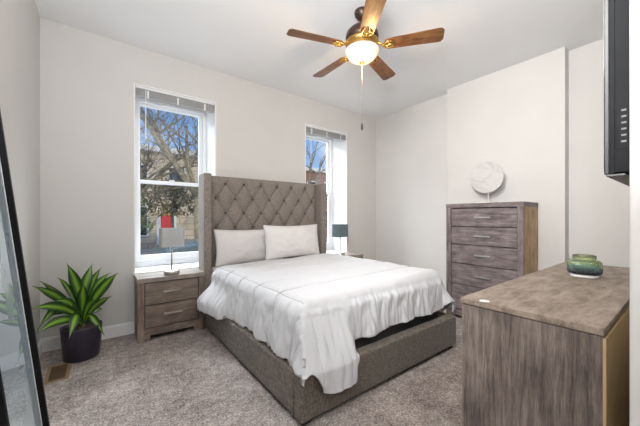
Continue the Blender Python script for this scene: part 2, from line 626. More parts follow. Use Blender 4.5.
def window(n, x0, x1):
    w = bpy.data.objects.new('window_%d' % n, None)
    COL.objects.link(w)
    structure(w)
    YF = 3.885                                   # room face of the frame, deep in the brick wall
    b = bmesh.new()
    t = 0.012
    box(b, x0, x0 + t, YB - 0.002, YF, WZ0, WZ1)
    box(b, x1 - t, x1, YB - 0.002, YF, WZ0, WZ1)
    box(b, x0 + t, x1 - t, YB - 0.002, YF, WZ1 - t, WZ1)
    mesh_obj('jamb_liner', b, 'trim_paint', w)
    bx('sill', 'trim_paint', w, x0 - 0.012, x1 + 0.012, YB - 0.028, YF, WZ0 - 0.03, WZ0, bev=0.006)
    x0 += t
    x1 -= t
    z0, z1 = WZ0, WZ1 - t
    b = bmesh.new()
    f = 0.04
    box(b, x0, x0 + f, YF, YF + 0.10, z0, z1, bev=0.004)
    box(b, x1 - f, x1, YF, YF + 0.10, z0, z1, bev=0.004)
    box(b, x0 + f, x1 - f, YF, YF + 0.10, z1 - f, z1, bev=0.004)
    box(b, x0 + f, x1 - f, YF, YF + 0.10, z0, z0 + 0.045, bev=0.004)
    mesh_obj('frame', b, 'sash_paint', w)
    zm = 1.605

    def sash(name, ya, yb, za, zb, rail_b, rail_t):
        b = bmesh.new()
        s = 0.042
        xa, xb = x0 + f, x1 - f
        box(b, xa, xa + s, ya, yb, za, zb, bev=0.004)
        box(b, xb - s, xb, ya, yb, za, zb, bev=0.004)
        box(b, xa + s, xb - s, ya, yb, za, za + rail_b, bev=0.004)
        box(b, xa + s, xb - s, ya, yb, zb - rail_t, zb, bev=0.004)
        o = mesh_obj(name, b, 'sash_paint', w)
        bx('pane', 'pane_glass', o, xa + s, xb - s, (ya + yb) / 2 - 0.003, (ya + yb) / 2 + 0.003,
           za + rail_b, zb - rail_t)
        return o
    sash('lower_sash', YF + 0.012, YF + 0.045, z0 + 0.045, zm + 0.02, 0.085, 0.038)
    sash('upper_sash', YF + 0.05, YF + 0.085, zm - 0.02, z1 - f, 0.038, 0.035)
    b = bmesh.new()
    xc = (x0 + x1) / 2
    box(b, xc - 0.03, xc + 0.03, YF - 0.002, YF + 0.02, zm + 0.02, zm + 0.035, bev=0.004)
    mesh_obj('sash_lock', b, 'sash_paint', w)
    return w


window(1, *W1)
window(2, *W2)


def blind(x0, x1, label):
    t = thing('window_blind', label, 'blind', ((x0 + x1) / 2, YB + 0.035, WZ1 - 0.014), 0, 'raised window blinds')
    hw = (x1 - x0) / 2 - 0.016
    bx('headrail', 'sash_paint', t, -hw, hw, -0.028, 0.028, -0.020, 0, bev=0.003)
    b = bmesh.new()
    for k in range(14):
        z = -0.026 - k * 0.0052
        box(b, -hw + 0.004, hw - 0.004, -0.025, 0.025, z - 0.0017, z + 0.0017)
    mesh_obj('slat_stack', b, 'blind_grey', t)
    bx('bottom_rail', 'blind_grey', t, -hw + 0.004, hw - 0.004, -0.025, 0.025, -0.110, -0.0965, bev=0.003)
    for x in (-hw * 0.72, 0.0, hw * 0.72):
        bx('ladder_tape', 'sash_paint', t, x - 0.008, x + 0.008, -0.0275, -0.0255, -0.110, -0.034)
    b = bmesh.new()
    tube(b, [(-hw + 0.09, -0.036, -0.02), (-hw + 0.09, -0.038, -0.55)], 0.0042, 8)
    mesh_obj('tilt_wand', b, 'sash_paint', t, True)
    return t


blind(*W1, 'raised grey slatted blind in the window above the silver table lamp')
blind(*W2, 'raised grey slatted blind in the narrow-looking window right of the headboard')

# ------------------------------------------------------------------ bed
BX0, BX1 = 0.90, 2.60
BYF = 1.345
HBF, HBK = 3.385, 3.47
bed = thing('bed', 'taupe linen upholstered bed with tall diamond-tufted wingback headboard', 'bed', (1.75, 2.4, 0))
OX, OY = 1.75, 2.4


def bedbox(name, mat, x0, x1, y0, y1, z0, z1, bev=0.012, seg=3):
    return bx(name, mat, bed, x0 - OX, x1 - OX, y0 - OY, y1 - OY, z0, z1, bev=bev, seg=seg)


RT = 0.295
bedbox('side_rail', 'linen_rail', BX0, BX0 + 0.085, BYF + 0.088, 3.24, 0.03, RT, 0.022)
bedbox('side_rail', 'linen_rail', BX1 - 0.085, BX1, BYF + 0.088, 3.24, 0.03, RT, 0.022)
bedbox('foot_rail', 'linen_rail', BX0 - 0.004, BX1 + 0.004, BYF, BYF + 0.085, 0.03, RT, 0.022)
for x in (BX0 + 0.002, BX1 - 0.002):
    s = -1 if x < 1.5 else 1
    b = bmesh.new()
    tube(b, [(x - OX + s * 0.003, BYF + 0.0865 - OY, z) for z in (0.03, 0.15, 0.275)], 0.0065, 8)
    mesh_obj('corner_piping', b, 'linen_rail', bed, True)
for x in (BX0 + 0.05, BX1 - 0.05):
    for y in (BYF + 0.05, 2.3, 3.2):
        bedbox('foot', 'black_metal', x - 0.025, x + 0.025, y - 0.025, y + 0.025, 0.0, 0.032, 0.003, 1)
bedbox('slat_base', 'mattress_grey', BX0 + 0.087, BX1 - 0.087, BYF + 0.09, 3.36, 0.19, 0.225, 0.005, 1)
HTOP = 1.674
for s, x0, x1 in ((-1, BX0, BX0 + 0.083), (1, BX1 - 0.092, BX1)):
    bedbox('headboard_wing', 'linen_taupe', x0, x1, 3.243, HBK, 0.03, HTOP, 0.016)
bedbox('headboard_back', 'linen_taupe', BX0 + 0.084, BX1 - 0.093, HBF + 0.022, HBK, 0.03, HTOP - 0.004, 0.01)
PX0, PX1, PZ0, PZ1 = BX0 + 0.084, BX1 - 0.093, 0.35, HTOP - 0.004
TU, TZ, TX0, TZ0 = 0.228, 0.1735, 1.075, 1.4125


def tuft(x, z):
    q1 = (x - TX0) / TU + (z - TZ0) / (2 * TZ)
    q2 = (x - TX0) / TU - (z - TZ0) / (2 * TZ)
    d = (abs(sin(pi * q1)) * abs(sin(pi * q2)))
    f1, f2 = abs(q1 - round(q1)), abs(q2 - round(q2))
    crease = min(f1, f2)
    pit = math.exp(-(f1 * f1 + f2 * f2) / 0.014)
    e = min((x - PX0) / 0.06, (PX1 - x) / 0.06, (PZ1 - z) / 0.055, 1.0)
    e = max(0.0, e)
    round_e = sqrt(max(0.0, 1 - (1 - e) ** 2))
    h = 0.006 + 0.038 * (d ** 0.55) + 0.006 * min(1, crease / 0.06) - 0.030 * pit
    top = sstep(0.0, 0.05, z - (TZ0 + TZ))
    h = h * (1 - 0.75 * top) + 0.75 * top * 0.026
    return max(0.0, h) * round_e


b = bmesh.new()
NU, NV = 200, 168


def tf(u, v):
    x = PX0 + (PX1 - PX0) * u
    z = PZ0 + (PZ1 - PZ0) * v
    return Vector((x - OX, HBF + 0.018 - tuft(x, z) - OY, z))


vs = grid(b, NU, NV, tf)
back = [[None] * 2 for _ in range(2)]
mesh_obj('tufted_panel', b, 'linen_taupe', bed, True)
bb = bmesh.new()
bmesh.ops.create_uvsphere(bb, u_segments=10, v_segments=6, radius=0.016)
for v in bb.verts:
    v.co.y *= 0.5
btn = None
for r in range(4):
    z = TZ0 + TZ - r * TZ
    n = 6 if r % 2 == 0 else 7
    for i in range(n):
        x = TX0 + TU * (i + (0.5 if r % 2 == 0 else 0))
        p = (x - OX, HBF + 0.018 - tuft(x, z) - 0.004 - OY, z)
        if btn is None:
            btn = mesh_obj('tuft_button', bb, 'button_taupe', bed, True, p)
        else:
            c = btn.copy()
            COL.objects.link(c)
            c.parent = bed
            c.location = p

# mattress with its dark grey sides
MX0, MX1, MYF, MYB, MZ = 0.995, 2.50, 1.47, 3.335, 0.635
mt = thing('box_spring', 'dark grey box spring showing between the foot rail and the comforter hem', 'box spring', (OX, OY, 0.227))
bx('fabric_cover', 'mattress_grey', mt, MX0 - OX, MX1 - OX, MYF - OY, MYB - OY, 0.0, 0.175, bev=0.02, seg=3)
mt = thing('mattress', 'white sheeted mattress under the comforter and pillows', 'mattress', (OX, OY, 0.403))
bx('fitted_sheet', 'pillow_white', mt, MX0 - OX, MX1 - OX, MYF - OY, MYB - OY, 0.0, MZ - 0.403, bev=0.035, seg=4)

# comforter
CT = MZ + 0.022                          # resting height of the comforter's underside
HX = (MX1 - MX0) / 2                     # half width of the mattress
CY0, CYF = 3.06, MYF                     # head hem and mattress foot
DL, DF = 0.40, 0.29                     # hanging length at the side and at the foot
RR = 0.075                               # edge rounding


CREASE_T = [CY0 - y for y in (2.70, 2.39, 2.08, 1.76, 1.435)]


def puff(s, t):
    """1 on the quilted channels, 0 in the stitched lines across the bed and along its edges."""
    a = 1.0
    for c in CREASE_T:
        a = min(a, 1 - math.exp(-((t - c) / 0.020) ** 2))
    e = HX - 0.012
    a = min(a, 1 - math.exp(-((abs(s) - e) / 0.018) ** 2))
    return a


def edge_drop(d):
    """Arc then straight fall for excess cloth d past the edge: (outward, down)."""
    if d <= 0:
        return 0.0, 0.0
    q = RR * pi / 2
    if d < q:
        a = d / RR
        return RR * sin(a), RR * (1 - cos(a))
    return RR, RR + (d - q)


def rail_drop(d):
    """Where the corner is pulled out over the foot rail: arc, slope to the rail's edge, then straight down."""
    q = RR * pi / 2
    if d < q:
        a = d / RR
        return RR * sin(a), RR * (1 - cos(a))
    o1, z1 = 0.196, CT - RT - 0.02
    ln = hypot(o1 - RR, z1 - RR)
    k = (d - q) / ln
    if k < 1:
        return RR + (o1 - RR) * k, RR + (z1 - RR) * k
    return o1, z1 + (d - q - ln)


def foot_extra(s):
    return 0.23 * sstep(-HX + 0.37, -HX + 0.27, s) * sstep(-HX - 0.40, -HX + 0.16, s)


def cloth(u, v):
    s = -(HX + DL - 0.02) + 2 * (HX + DL - 0.02) * u
    Lt = CY0 - CYF
    near = sstep(-HX + 0.37, -HX + 0.27, s)
    t = (Lt + DF + foot_extra(s)) * v
    a = HX - RR + 0.035
    Lc = Lt - RR + 0.035
    ds = max(0.0, abs(s) - a)
    dt = max(0.0, t - Lc)
    sg = -1 if s < 0 else 1
    bx_ = max(-a, min(a, s))
    by_ = CY0 - min(t, Lc)
    th = math.atan2(dt, ds) if ds + dt > 1e-6 else 0.0
    corner = sin(2 * th) if (ds > 0 and dt > 0) else 0.0
    p = 2.0 if sg > 0 else 3.2
    d = (ds ** p + dt ** p) ** (1 / p)
    d *= 1 - (0.30 if sg > 0 else 0.03) * corner
    w = 0.0
    if sg < 0 and dt > 0:
        w = near if ds <= 0 else sstep(0.25, 0.80, th)
    out, dn = edge_drop(d)
    if w > 0:
        o2, d2 = rail_drop(d)
        out, dn = out + (o2 - out) * w, dn + (d2 - dn) * w
    hang = sstep(0.10, 0.36, d)
    along = (t + 0.8 * dt) if ds > dt else (s + HX * 3 + 0.8 * ds * -sg)
    ph = along * 19.0 + 2.2 * noise.noise(Vector((along * 2.3, sg * 3.0, 0.0)))
    fold = (sin(ph) * 0.5 + 0.5 * noise.noise(Vector((along * 13.0, d * 3, 5.0)))) * 0.024 * hang
    fold *= 1 - 0.45 * w
    flare = 0.02 + 0.13 * hang * sstep(0.75, 0.0, t) * (1 if ds > dt else 0)
    if sg > 0:
        flare += 0.09 * (1 if ds > dt else corner)
    rad = out + fold + flare * hang * (1 - w)
    cx, cy = (cos(th), sin(th)) if d > 1e-6 else (0, 0)
    m = max(cx, cy) if corner > 0 else 1
    nx, ny = cx, cy
    k = 1.0
    if corner > 0 and sg < 0:
        k = 1 + (1 / m - 1) * sstep(0.0, 0.5, th)
        nx *= 1 - 0.30 * sstep(0.3, 0.8, th) * hang
    x = bx_ + sg * nx * rad * k
    y = by_ - ny * rad * k
    z = CT - dn
    z -= 0.03 * noise.noise(Vector((along * 4.0, 1.7, sg))) * hang
    pf = puff(s, t)
    topw = 1 - sstep(0.0, 0.12, d)
    amp = 0.014 * pf + 0.007 * noise.noise(Vector((s * 2.2, t * 5, 2))) + 0.0035 * noise.noise(Vector((s * 5, t * 15, 7)))
    z += amp * topw
    z += 0.022 * sstep(0.0, HX, s) * topw
    z += 0.012 * (1 - (s / HX) ** 2 if abs(s) < HX else 0) * topw
    if d > 0.0:
        side = sstep(0.0, 0.12, d) * (1 - 0.4 * w)
        wr = 0.012 * pf + 0.010 * noise.noise(Vector((d * 5, along * 17, 3))) + 0.011 * noise.noise(Vector((d * 11 + 0.5 * along, along * 34, 9)))
        x += sg * nx * wr * side
        y -= ny * wr * side
    z -= 0.012 * sstep(0.05, 0.0, t) * topw
    X = OX - 0.0025 + x
    lim = RT + 0.016
    if z < lim:
        if w > 0.4:
            y = min(y, BYF - 0.018)
        elif BX0 - 0.012 < X < BX1 + 0.012:
            z = lim + 0.006 * noise.noise(Vector((along * 15, 0, 4)))
    return Vector((X - OX, y - OY, z))


b = bmesh.new()
grid(b, 300, 300, cloth)
cf = mesh_obj('comforter', b, 'comforter_white', None, True, (OX, OY, 0))
tag(cf, 'puffy white quilted comforter spread over the bed', 'comforter')
sm = cf.modifiers.new('solid', 'SOLIDIFY')
sm.thickness = 0.014
sm.offset = 1.0

plain('thread_grey', (0.50, 0.50, 0.51), 0.9)


def cloth_at(s, t):
    Lt = CY0 - CYF
    near = sstep(-HX + 0.37, -HX + 0.27, s)
    W = HX + DL - 0.02
    return cloth((s + W) / (2 * W), t / (Lt + DF + foot_extra(s)))


for c in CREASE_T:
    b = bmesh.new()
    n = 160
    lim_s = HX + (0.20 if c < CREASE_T[-1] else 0.0)
    pts = [cloth_at(-lim_s + 2 * lim_s * i / n, c) + Vector((0, 0, 0.0165)) for i in range(n + 1)]
    pts = [p + Vector((math.copysign(0.013, p.x) * sstep(HX - 0.06, HX + 0.02, abs(p.x)), 0, 0)) for p in pts]
    tube(b, pts, 0.0032, 6)
    mesh_obj('stitch_line', b, 'thread_grey', cf, True)
for sg in (-1, 1):
    b = bmesh.new()
    n = 160
    pts = [cloth_at(sg * (HX - 0.012), 0.03 + (CREASE_T[-1] - 0.03) * i / n) + Vector((sg * 0.010, 0, 0.013)) for i in range(n + 1)]
    tube(b, pts, 0.0032, 6)
    mesh_obj('stitch_line', b, 'thread_grey', cf, True)


# pillows
def pillow(name, label, w, h, t, loc, rx, rz, seed, ry=0.0):
    root = thing(name, label, 'pillow', loc, 0, 'pillows against the headboard')
    root.rotation_euler = (rx, ry, rz)
    b = bmesh.new()
    nu, nv = 60, 40

    def half(sgn):
        def fn(u, v):
            a, c = u * 2 - 1, v * 2 - 1
            th = t * ((1 - abs(a) ** 2.6) * (1 - abs(c) ** 2.6)) ** 0.55
            px = a * w / 2 * (1 - 0.045 * (1 - abs(a)) * 0 - 0.05 * (1 - c * c) * abs(a) ** 3)
            pz = c * h / 2 * (1 - 0.09 * (1 - a * a) * abs(c) ** 3)
            wr = 0.010 * noise.noise(Vector((a * 3 + seed, c * 3, sgn))) + 0.005 * noise.noise(Vector((a * 9 + seed, c * 7, sgn)))
            edge = (1 - abs(a) ** 4) * (1 - abs(c) ** 4)
            return Vector((px, sgn * (th + wr * edge), pz + h / 2))
        return fn
    grid(b, nu, nv, half(-1))
    grid(b, nu, nv, half(1))
    bmesh.ops.remove_doubles(b, verts=b.verts, dist=0.0006)
    mesh_obj('pillowcase', b, 'pillow_white', root, True)
    b = bmesh.new()
    xs_ = 0.70
    pts = []
    for i in range(25):
        c = -0.97 + 1.94 * i / 24
        th = t * ((1 - xs_ ** 2.6) * (1 - abs(c) ** 2.6)) ** 0.55
        wr = 0.010 * noise.noise(Vector((xs_ * 3 + seed, c * 3, -1))) + 0.005 * noise.noise(Vector((xs_ * 9 + seed, c * 7, -1)))
        edge = (1 - xs_ ** 4) * (1 - abs(c) ** 4)
        pts.append((xs_ * w / 2 * (1 - 0.05 * (1 - c * c) * xs_ ** 3), -(th + wr * edge) - 0.0005,
                    c * h / 2 * (1 - 0.09 * (1 - xs_ * xs_) * abs(c) ** 3) + h / 2))
    tube(b, pts, 0.0035, 6)
    mesh_obj('hem_seam', b, 'pillow_white', root, True)
    return root


pillow('pillow', 'white pillow on the left half of the bed, partly behind its neighbour', 0.86, 0.42, 0.085,
       (1.445, 3.235, 0.640), radians(-9), radians(0), 1.0)
pillow('pillow', 'white pillow on the right half of the bed, in front of its neighbour', 0.80, 0.415, 0.095,
       (1.915, 3.02, 0.690), radians(-9), radians(1), 5.0)


# ------------------------------------------------------------------ nightstands
def nightstand(loc, label, wd=0.605, dp=0.295, ht=0.61):
    r = thing('nightstand', label, 'nightstand', loc, 0, 'grey wood nightstands')
    x0, x1, y0, y1 = -wd / 2, wd / 2, 0.0, dp
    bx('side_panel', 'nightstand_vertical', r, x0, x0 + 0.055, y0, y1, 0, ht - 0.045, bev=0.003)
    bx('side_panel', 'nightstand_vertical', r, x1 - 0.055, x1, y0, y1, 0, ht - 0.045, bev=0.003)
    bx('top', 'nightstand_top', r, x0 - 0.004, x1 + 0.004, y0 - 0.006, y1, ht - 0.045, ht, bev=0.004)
    b = bmesh.new()
    box(b, x0 + 0.055, x1 - 0.055, y0 + 0.004, y0 + 0.022, 0.055, 0.125)
    for s in (x0 + 0.055, x1 - 0.105):
        box(b, s, s + 0.05, y0 + 0.004, y0 + 0.022, 0.0, 0.055)
    mesh_obj('base_apron', b, 'nightstand_along_x', r)
    bx('back_panel', 'nightstand_vertical', r, x0 + 0.055, x1 - 0.055, y1 - 0.012, y1 - 0.002, 0.06, ht - 0.045)
    bx('carcass', 'black_metal', r, x0 + 0.055, x1 - 0.055, y0 + 0.03, y1 - 0.012, 0.125, ht - 0.046)
    for za, zb in ((0.132, 0.338), (0.348, 0.555)):
        d = bx('drawer', 'nightstand_along_x', r, x0 + 0.061, x1 - 0.061, y0 + 0.006, y0 + 0.028, za, zb, bev=0.003)
        b = bmesh.new()
        zc = (za + zb) / 2 + 0.01
        box(b, -0.085, 0.085, y0 - 0.022, y0 - 0.010, zc - 0.009, zc + 0.009, bev=0.003)
        for s in (-0.07, 0.07):
            box(b, s - 0.006, s + 0.006, y0 - 0.012, y0 + 0.007, zc - 0.005, zc + 0.005)
        mesh_obj('handle', b, 'nickel', d)
    return r


ns = nightstand((0.588, 3.195, 0), 'grey-brown wooden two-drawer nightstand beside the potted plant')
ns2 = copy_tree(ns)
ns2.location = (2.985, 3.195, 0)
ns2['label'] = 'nightstand mostly hidden behind the bed, under the dark-shaded lamp'


def table_lamp(loc, label, shade_mat, rz=0.0):
    r = thing('table_lamp', label, 'lamp', loc, rz)
    b = bmesh.new()
    lathe(b, [(0.055, 0), (0.072, 0.002), (0.075, 0.012), (0.075, 0.030), (0.070, 0.037), (0.030, 0.042), (0.008, 0.044)], 40)
    mesh_obj('base', b, 'nickel', r, True)
    b = bmesh.new()
    lathe(b, [(0.0075, 0.042), (0.0075, 0.26), (0.011, 0.262), (0.011, 0.275), (0.0075, 0.277), (0.0075, 0.31)], 16)
    mesh_obj('pole', b, 'nickel', r, True)
    b = bmesh.new()
    lathe(b, [(0.014, 0.285), (0.017, 0.29), (0.017, 0.33), (0.012, 0.335)], 16)
    mesh_obj('bulb_socket', b, 'ceramic_white', r, True)
    b = bmesh.new()
    lathe(b, [(0.012, 0.335), (0.026, 0.365), (0.03, 0.39), (0.022, 0.415), (0.006, 0.425)], 20)
    mesh_obj('bulb', b, 'ceramic_white', r, True)
    b = bmesh.new()
    # rectangular drum shade with rounded corners, open top and bottom
    ring = []
    hx, hy, cr_ = 0.112, 0.075, 0.03
    for cx, cy, a0 in ((hx - cr_, hy - cr_, 0), (-hx + cr_, hy - cr_, 90), (-hx + cr_, -hy + cr_, 180), (hx - cr_, -hy + cr_, 270)):
        for k in range(7):
            a = radians(a0 + 15 * k)
            ring.append((cx + cr_ * cos(a), cy + cr_ * sin(a)))
    layers = []
    for z, sc in ((0.280, 1.0), (0.282, 1.008), (0.287, 1.003), (0.462, 0.985), (0.467, 0.99), (0.469, 0.983),
                  (0.467, 0.965), (0.287, 0.982), (0.281, 0.98)):
        layers.append([b.verts.new((x * sc, y * sc, z)) for x, y in ring])
    n = len(ring)
    for A, B in zip(layers, layers[1:] + layers[:1]):
        for i in range(n):
            b.faces.new((A[i], A[(i + 1) % n], B[(i + 1) % n], B[i]))
    sh = mesh_obj('lamp_shade', b, shade_mat, r, False)
    b = bmesh.new()
    for k in range(3):
        a = 2 * pi * k / 3 + 0.4
        tube(b, [(0, 0, 0.447), (0.07 * cos(a), 0.06 * sin(a), 0.452)], 0.002, 6)
    tube(b, [(0, 0, 0.42), (0, 0, 0.472)], 0.004, 8)
    mesh_obj('shade_fitter', b, 'nickel', r)
    return r


table_lamp((0.592, 3.285, 0.611), 'silver table lamp with pale grey shade on the nightstand nearer the plant', 'shade_grey')
table_lamp((2.905, 3.30, 0.611), 'table lamp with dark slate shade right of the headboard', 'shade_slate')

# ------------------------------------------------------------------ chest of drawers
CX0, CX1, CYA, CYB, CHT = 3.375, 3.785, 1.06, 1.87, 1.35
ch = thing('chest_of_drawers', 'tall grey wood five-drawer chest with tan sides against the wall', 'chest of drawers',
           (CX0, (CYA + CYB) / 2, 0))
hw = (CYB - CYA) / 2
dp = CX1 - CX0
for s in (-1, 1):
    bx('side_panel', 'chest_side_tan', ch, 0.014, dp, min(s * hw, s * (hw - 0.055)), max(s * hw, s * (hw - 0.055)),
       0, CHT - 0.05, bev=0.002)
    bx('front_stile', 'chest_vertical', ch, -0.004, 0.013, min(s * (hw + 0.001), s * (hw - 0.056)),
       max(s * (hw + 0.001), s * (hw - 0.056)), 0, CHT - 0.05, bev=0.002)
bx('top', 'chest_along_y', ch, -0.006, dp + 0.002, -hw - 0.004, hw + 0.004, CHT - 0.05, CHT, bev=0.003)
bx('back_panel', 'raw_panel', ch, dp - 0.012, dp - 0.002, -hw + 0.055, hw - 0.055, 0.05, CHT - 0.05)
bx('carcass', 'black_metal', ch, 0.035, dp - 0.013, -hw + 0.055, hw - 0.055, 0.10, CHT - 0.051)
bx('base_apron', 'chest_along_y', ch, 0.002, 0.025, -hw + 0.056, hw - 0.056, 0.03, 0.10)
zt = [1.292, 1.085, 0.872, 0.648, 0.385, 0.108]
zt = [1.293, 1.083, 0.873, 0.648, 0.400, 0.108]
for k in range(5):
    za, zb = zt[k + 1] + 0.004, zt[k] - 0.004
    d = bx('drawer', 'chest_along_y', ch, 0.002, 0.03, -hw + 0.060, hw - 0.060, za, zb, bev=0.003)
    b = bmesh.new()
    zc = (za + zb) / 2
    yc = -0.018
    box(b, -0.030, -0.018, yc - 0.085, yc + 0.085, zc - 0.009, zc + 0.009, bev=0.003)
    for s in (-0.072, 0.072):
        box(b, -0.020, 0.003, yc + s - 0.006, yc + s + 0.006, zc - 0.005, zc + 0.005)
    mesh_obj('handle', b, 'handle_metal', d)

# tabletop mirror disc on a little stand, reflection painted on
dsc = thing('mirror_disc', 'round tabletop mirror on the tall chest, reflection painted as faint grey streaks', 'ornament',
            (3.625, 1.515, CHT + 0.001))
bx('base', 'ceramic_white', dsc, -0.045, 0.045, -0.055, 0.105, 0, 0.016, bev=0.003)
b = bmesh.new()
tube(b, [(0, -0.02, 0.02), (0, -0.02, 0.138)], 0.003, 10)
mesh_obj('stem', b, 'ceramic_white', dsc, True)
b = bmesh.new()
tube(b, [(0.0, -0.105, 0.0), (0.0, -0.105, 0.016)], 0.018, 14)
mesh_obj('foot', b, 'gold', dsc, True)
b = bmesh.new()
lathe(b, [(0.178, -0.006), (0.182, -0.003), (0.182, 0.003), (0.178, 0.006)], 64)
d = mesh_obj('disc', b, 'disc_reflection', dsc, False, (0, 0, 0.306))
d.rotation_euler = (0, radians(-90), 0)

# ------------------------------------------------------------------ dresser
DX0, DX1, DY0, DY1, DH = 1.279, 2.96, 0.182, 0.644, 0.84
dr = thing('dresser', 'low wide grey-brown wooden dresser in the foreground', 'dresser', ((DX0 + DX1) / 2, DY0, 0))
hw = (DX1 - DX0) / 2
dd = DY1 - DY0
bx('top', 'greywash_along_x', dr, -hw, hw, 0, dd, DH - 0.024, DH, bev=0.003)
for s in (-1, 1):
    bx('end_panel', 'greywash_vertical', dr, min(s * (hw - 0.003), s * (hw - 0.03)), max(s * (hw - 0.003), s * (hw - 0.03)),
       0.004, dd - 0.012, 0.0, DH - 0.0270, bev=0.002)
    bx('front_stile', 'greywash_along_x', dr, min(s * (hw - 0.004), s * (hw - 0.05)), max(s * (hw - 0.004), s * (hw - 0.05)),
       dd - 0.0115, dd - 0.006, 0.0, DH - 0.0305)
bx('back_panel', 'raw_panel', dr, -hw + 0.002, hw - 0.002, -0.004, 0.0035, 0.03, DH - 0.031)
bx('carcass', 'black_metal', dr, -hw + 0.031, hw - 0.031, 0.006, dd - 0.04, 0.08, DH - 0.031)
bx('base_apron', 'greywash_along_x', dr, -hw + 0.051, hw - 0.051, dd - 0.03, dd - 0.004, 0.02, 0.10)
for c in range(2):
    for r_ in range(3):
        xa = -hw + 0.055 + c * (hw - 0.053)
        xb = xa + hw - 0.058
        za, zb = 0.105 + r_ * 0.234, 0.105 + r_ * 0.234 + 0.226
        d = bx('drawer', 'greywash_along_x', dr, xa, xb, dd - 0.03, dd - 0.004, za, zb, bev=0.003)
        b = bmesh.new()
        xc, zc = (xa + xb) / 2, (za + zb) / 2
        box(b, xc - 0.085, xc + 0.085, dd + 0.016, dd + 0.028, zc - 0.009, zc + 0.009, bev=0.003)
        for s in (-0.07, 0.07):
            box(b, xc + s - 0.006, xc + s + 0.006, dd - 0.006, dd + 0.018, zc - 0.005, zc + 0.005)
        mesh_obj('handle', b, 'handle_metal', d)

# glass bowl
bw = thing('glass_bowl', 'ribbed green and blue glass bowl with lid-like rim on the dresser', 'bowl', (2.295, 0.412, DH + 0.001))
b = bmesh.new()
lathe(b, [(0.048, 0), (0.062, 0.001), (0.066, 0.010), (0.061, 0.016), (0.02, 0.017)], 48)
mesh_obj('base', b, 'ceramic_white', bw, True)
b = bmesh.new()
prof = [(0.066, 0.017), (0.084, 0.020), (0.093, 0.028), (0.096, 0.040), (0.096, 0.070), (0.093, 0.088), (0.084, 0.098), (0.068, 0.101),
        (0.063, 0.104), (0.0665, 0.110), (0.066, 0.126), (0.0635, 0.129), (0.061, 0.126), (0.059, 0.103), (0.080, 0.093), (0.090, 0.066), (0.090, 0.036), (0.06, 0.026)]
seg = 120
rings = []
for k, (r, z) in enumerate([(r_ * 0.80, z_) for r_, z_ in prof]):
    ring = []
    for i in range(seg):
        rib = 0.0032 * cos(i * 2 * pi / seg * 30) if 1 <= k <= 6 else (0.0015 * cos(i * 2 * pi / seg * 15) if k in (9, 10) else 0)
        ring.append(b.verts.new(((r + rib) * cos(2 * pi * i / seg), (r + rib) * sin(2 * pi * i / seg), z)))
    rings.append(ring)
for A, B in zip(rings, rings[1:]):
    for i in range(seg):
        b.faces.new((A[i], A[(i + 1) % seg], B[(i + 1) % seg], B[i]))
b.faces.new(rings[0][::-1])
b.faces.new(rings[-1])
mesh_obj('glass_body', b, 'bowl_glass', bw, True)

st = None
b = bmesh.new()
lathe(b, [(0.016, 0), (0.019, 0.0008), (0.019, 0.0022), (0.016, 0.003)], 28)
st = mesh_obj('sticker', b, 'ceramic_white', None, False, (1.297, 0.550, DH + 0.0005))
tag(st, 'small round white sticker on the near left corner of the low dresser', 'sticker')

# ------------------------------------------------------------------ television on the near wall
tv = thing('television', 'large black flat television mounted on the wall above the dresser', 'television', (2.02, 0.138, 1.345))
TW = 0.62
TVH = 0.72
b = bmesh.new()
box(b, -TW, TW, 0.049, 0.062, 0.0, TVH, bev=0.003)
fr = mesh_obj('screen_frame', b, 'black_metal', tv)
bx('screen', 'screen_black', fr, -TW + 0.008, TW - 0.008, 0.0605, 0.0635, 0.012, TVH - 0.008)
b = bmesh.new()
prof = [(0.049, 0.006), (0.049, TVH - 0.02), (0.040, TVH - 0.03), (0.020, TVH - 0.075), (0.004, TVH - 0.125), (0.0, TVH - 0.155),
        (0.0, 0.012), (0.004, 0.006)]
va = [b.verts.new((-TW + 0.002, y, z)) for y, z in prof]
vb = [b.verts.new((TW - 0.002, y, z)) for y, z in prof]
b.faces.new(va[::-1])
b.faces.new(vb)
for i in range(len(prof)):
    j = (i + 1) % len(prof)
    b.faces.new((va[i], va[j], vb[j], vb[i]))
hs = mesh_obj('back_housing', b, 'housing_grey', tv)
bx('edge_strip', 'housing_grey', tv, -TW - 0.0015, -TW + 0.004, 0.036, 0.047, 0.002, TVH - 0.04)
pp = bx('port_panel', 'frame_black', tv, -TW + 0.0005, -TW + 0.004, 0.004, 0.028, 0.085, 0.245)
b = bmesh.new()
for k in range(6):
    z = 0.105 + k * 0.021
    box(b, -TW - 0.0005, -TW + 0.0015, 0.008, 0.020, z, z + 0.006)
mesh_obj('port', b, 'port_silver', pp)
bx('bottom_trim', 'port_silver', tv, -TW, TW, 0.010, 0.058, -0.006, -0.0005, bev=0.002)
bx('wall_bracket', 'black_metal', tv, -0.2, 0.2, -0.038, -0.0005, 0.18, 0.48)

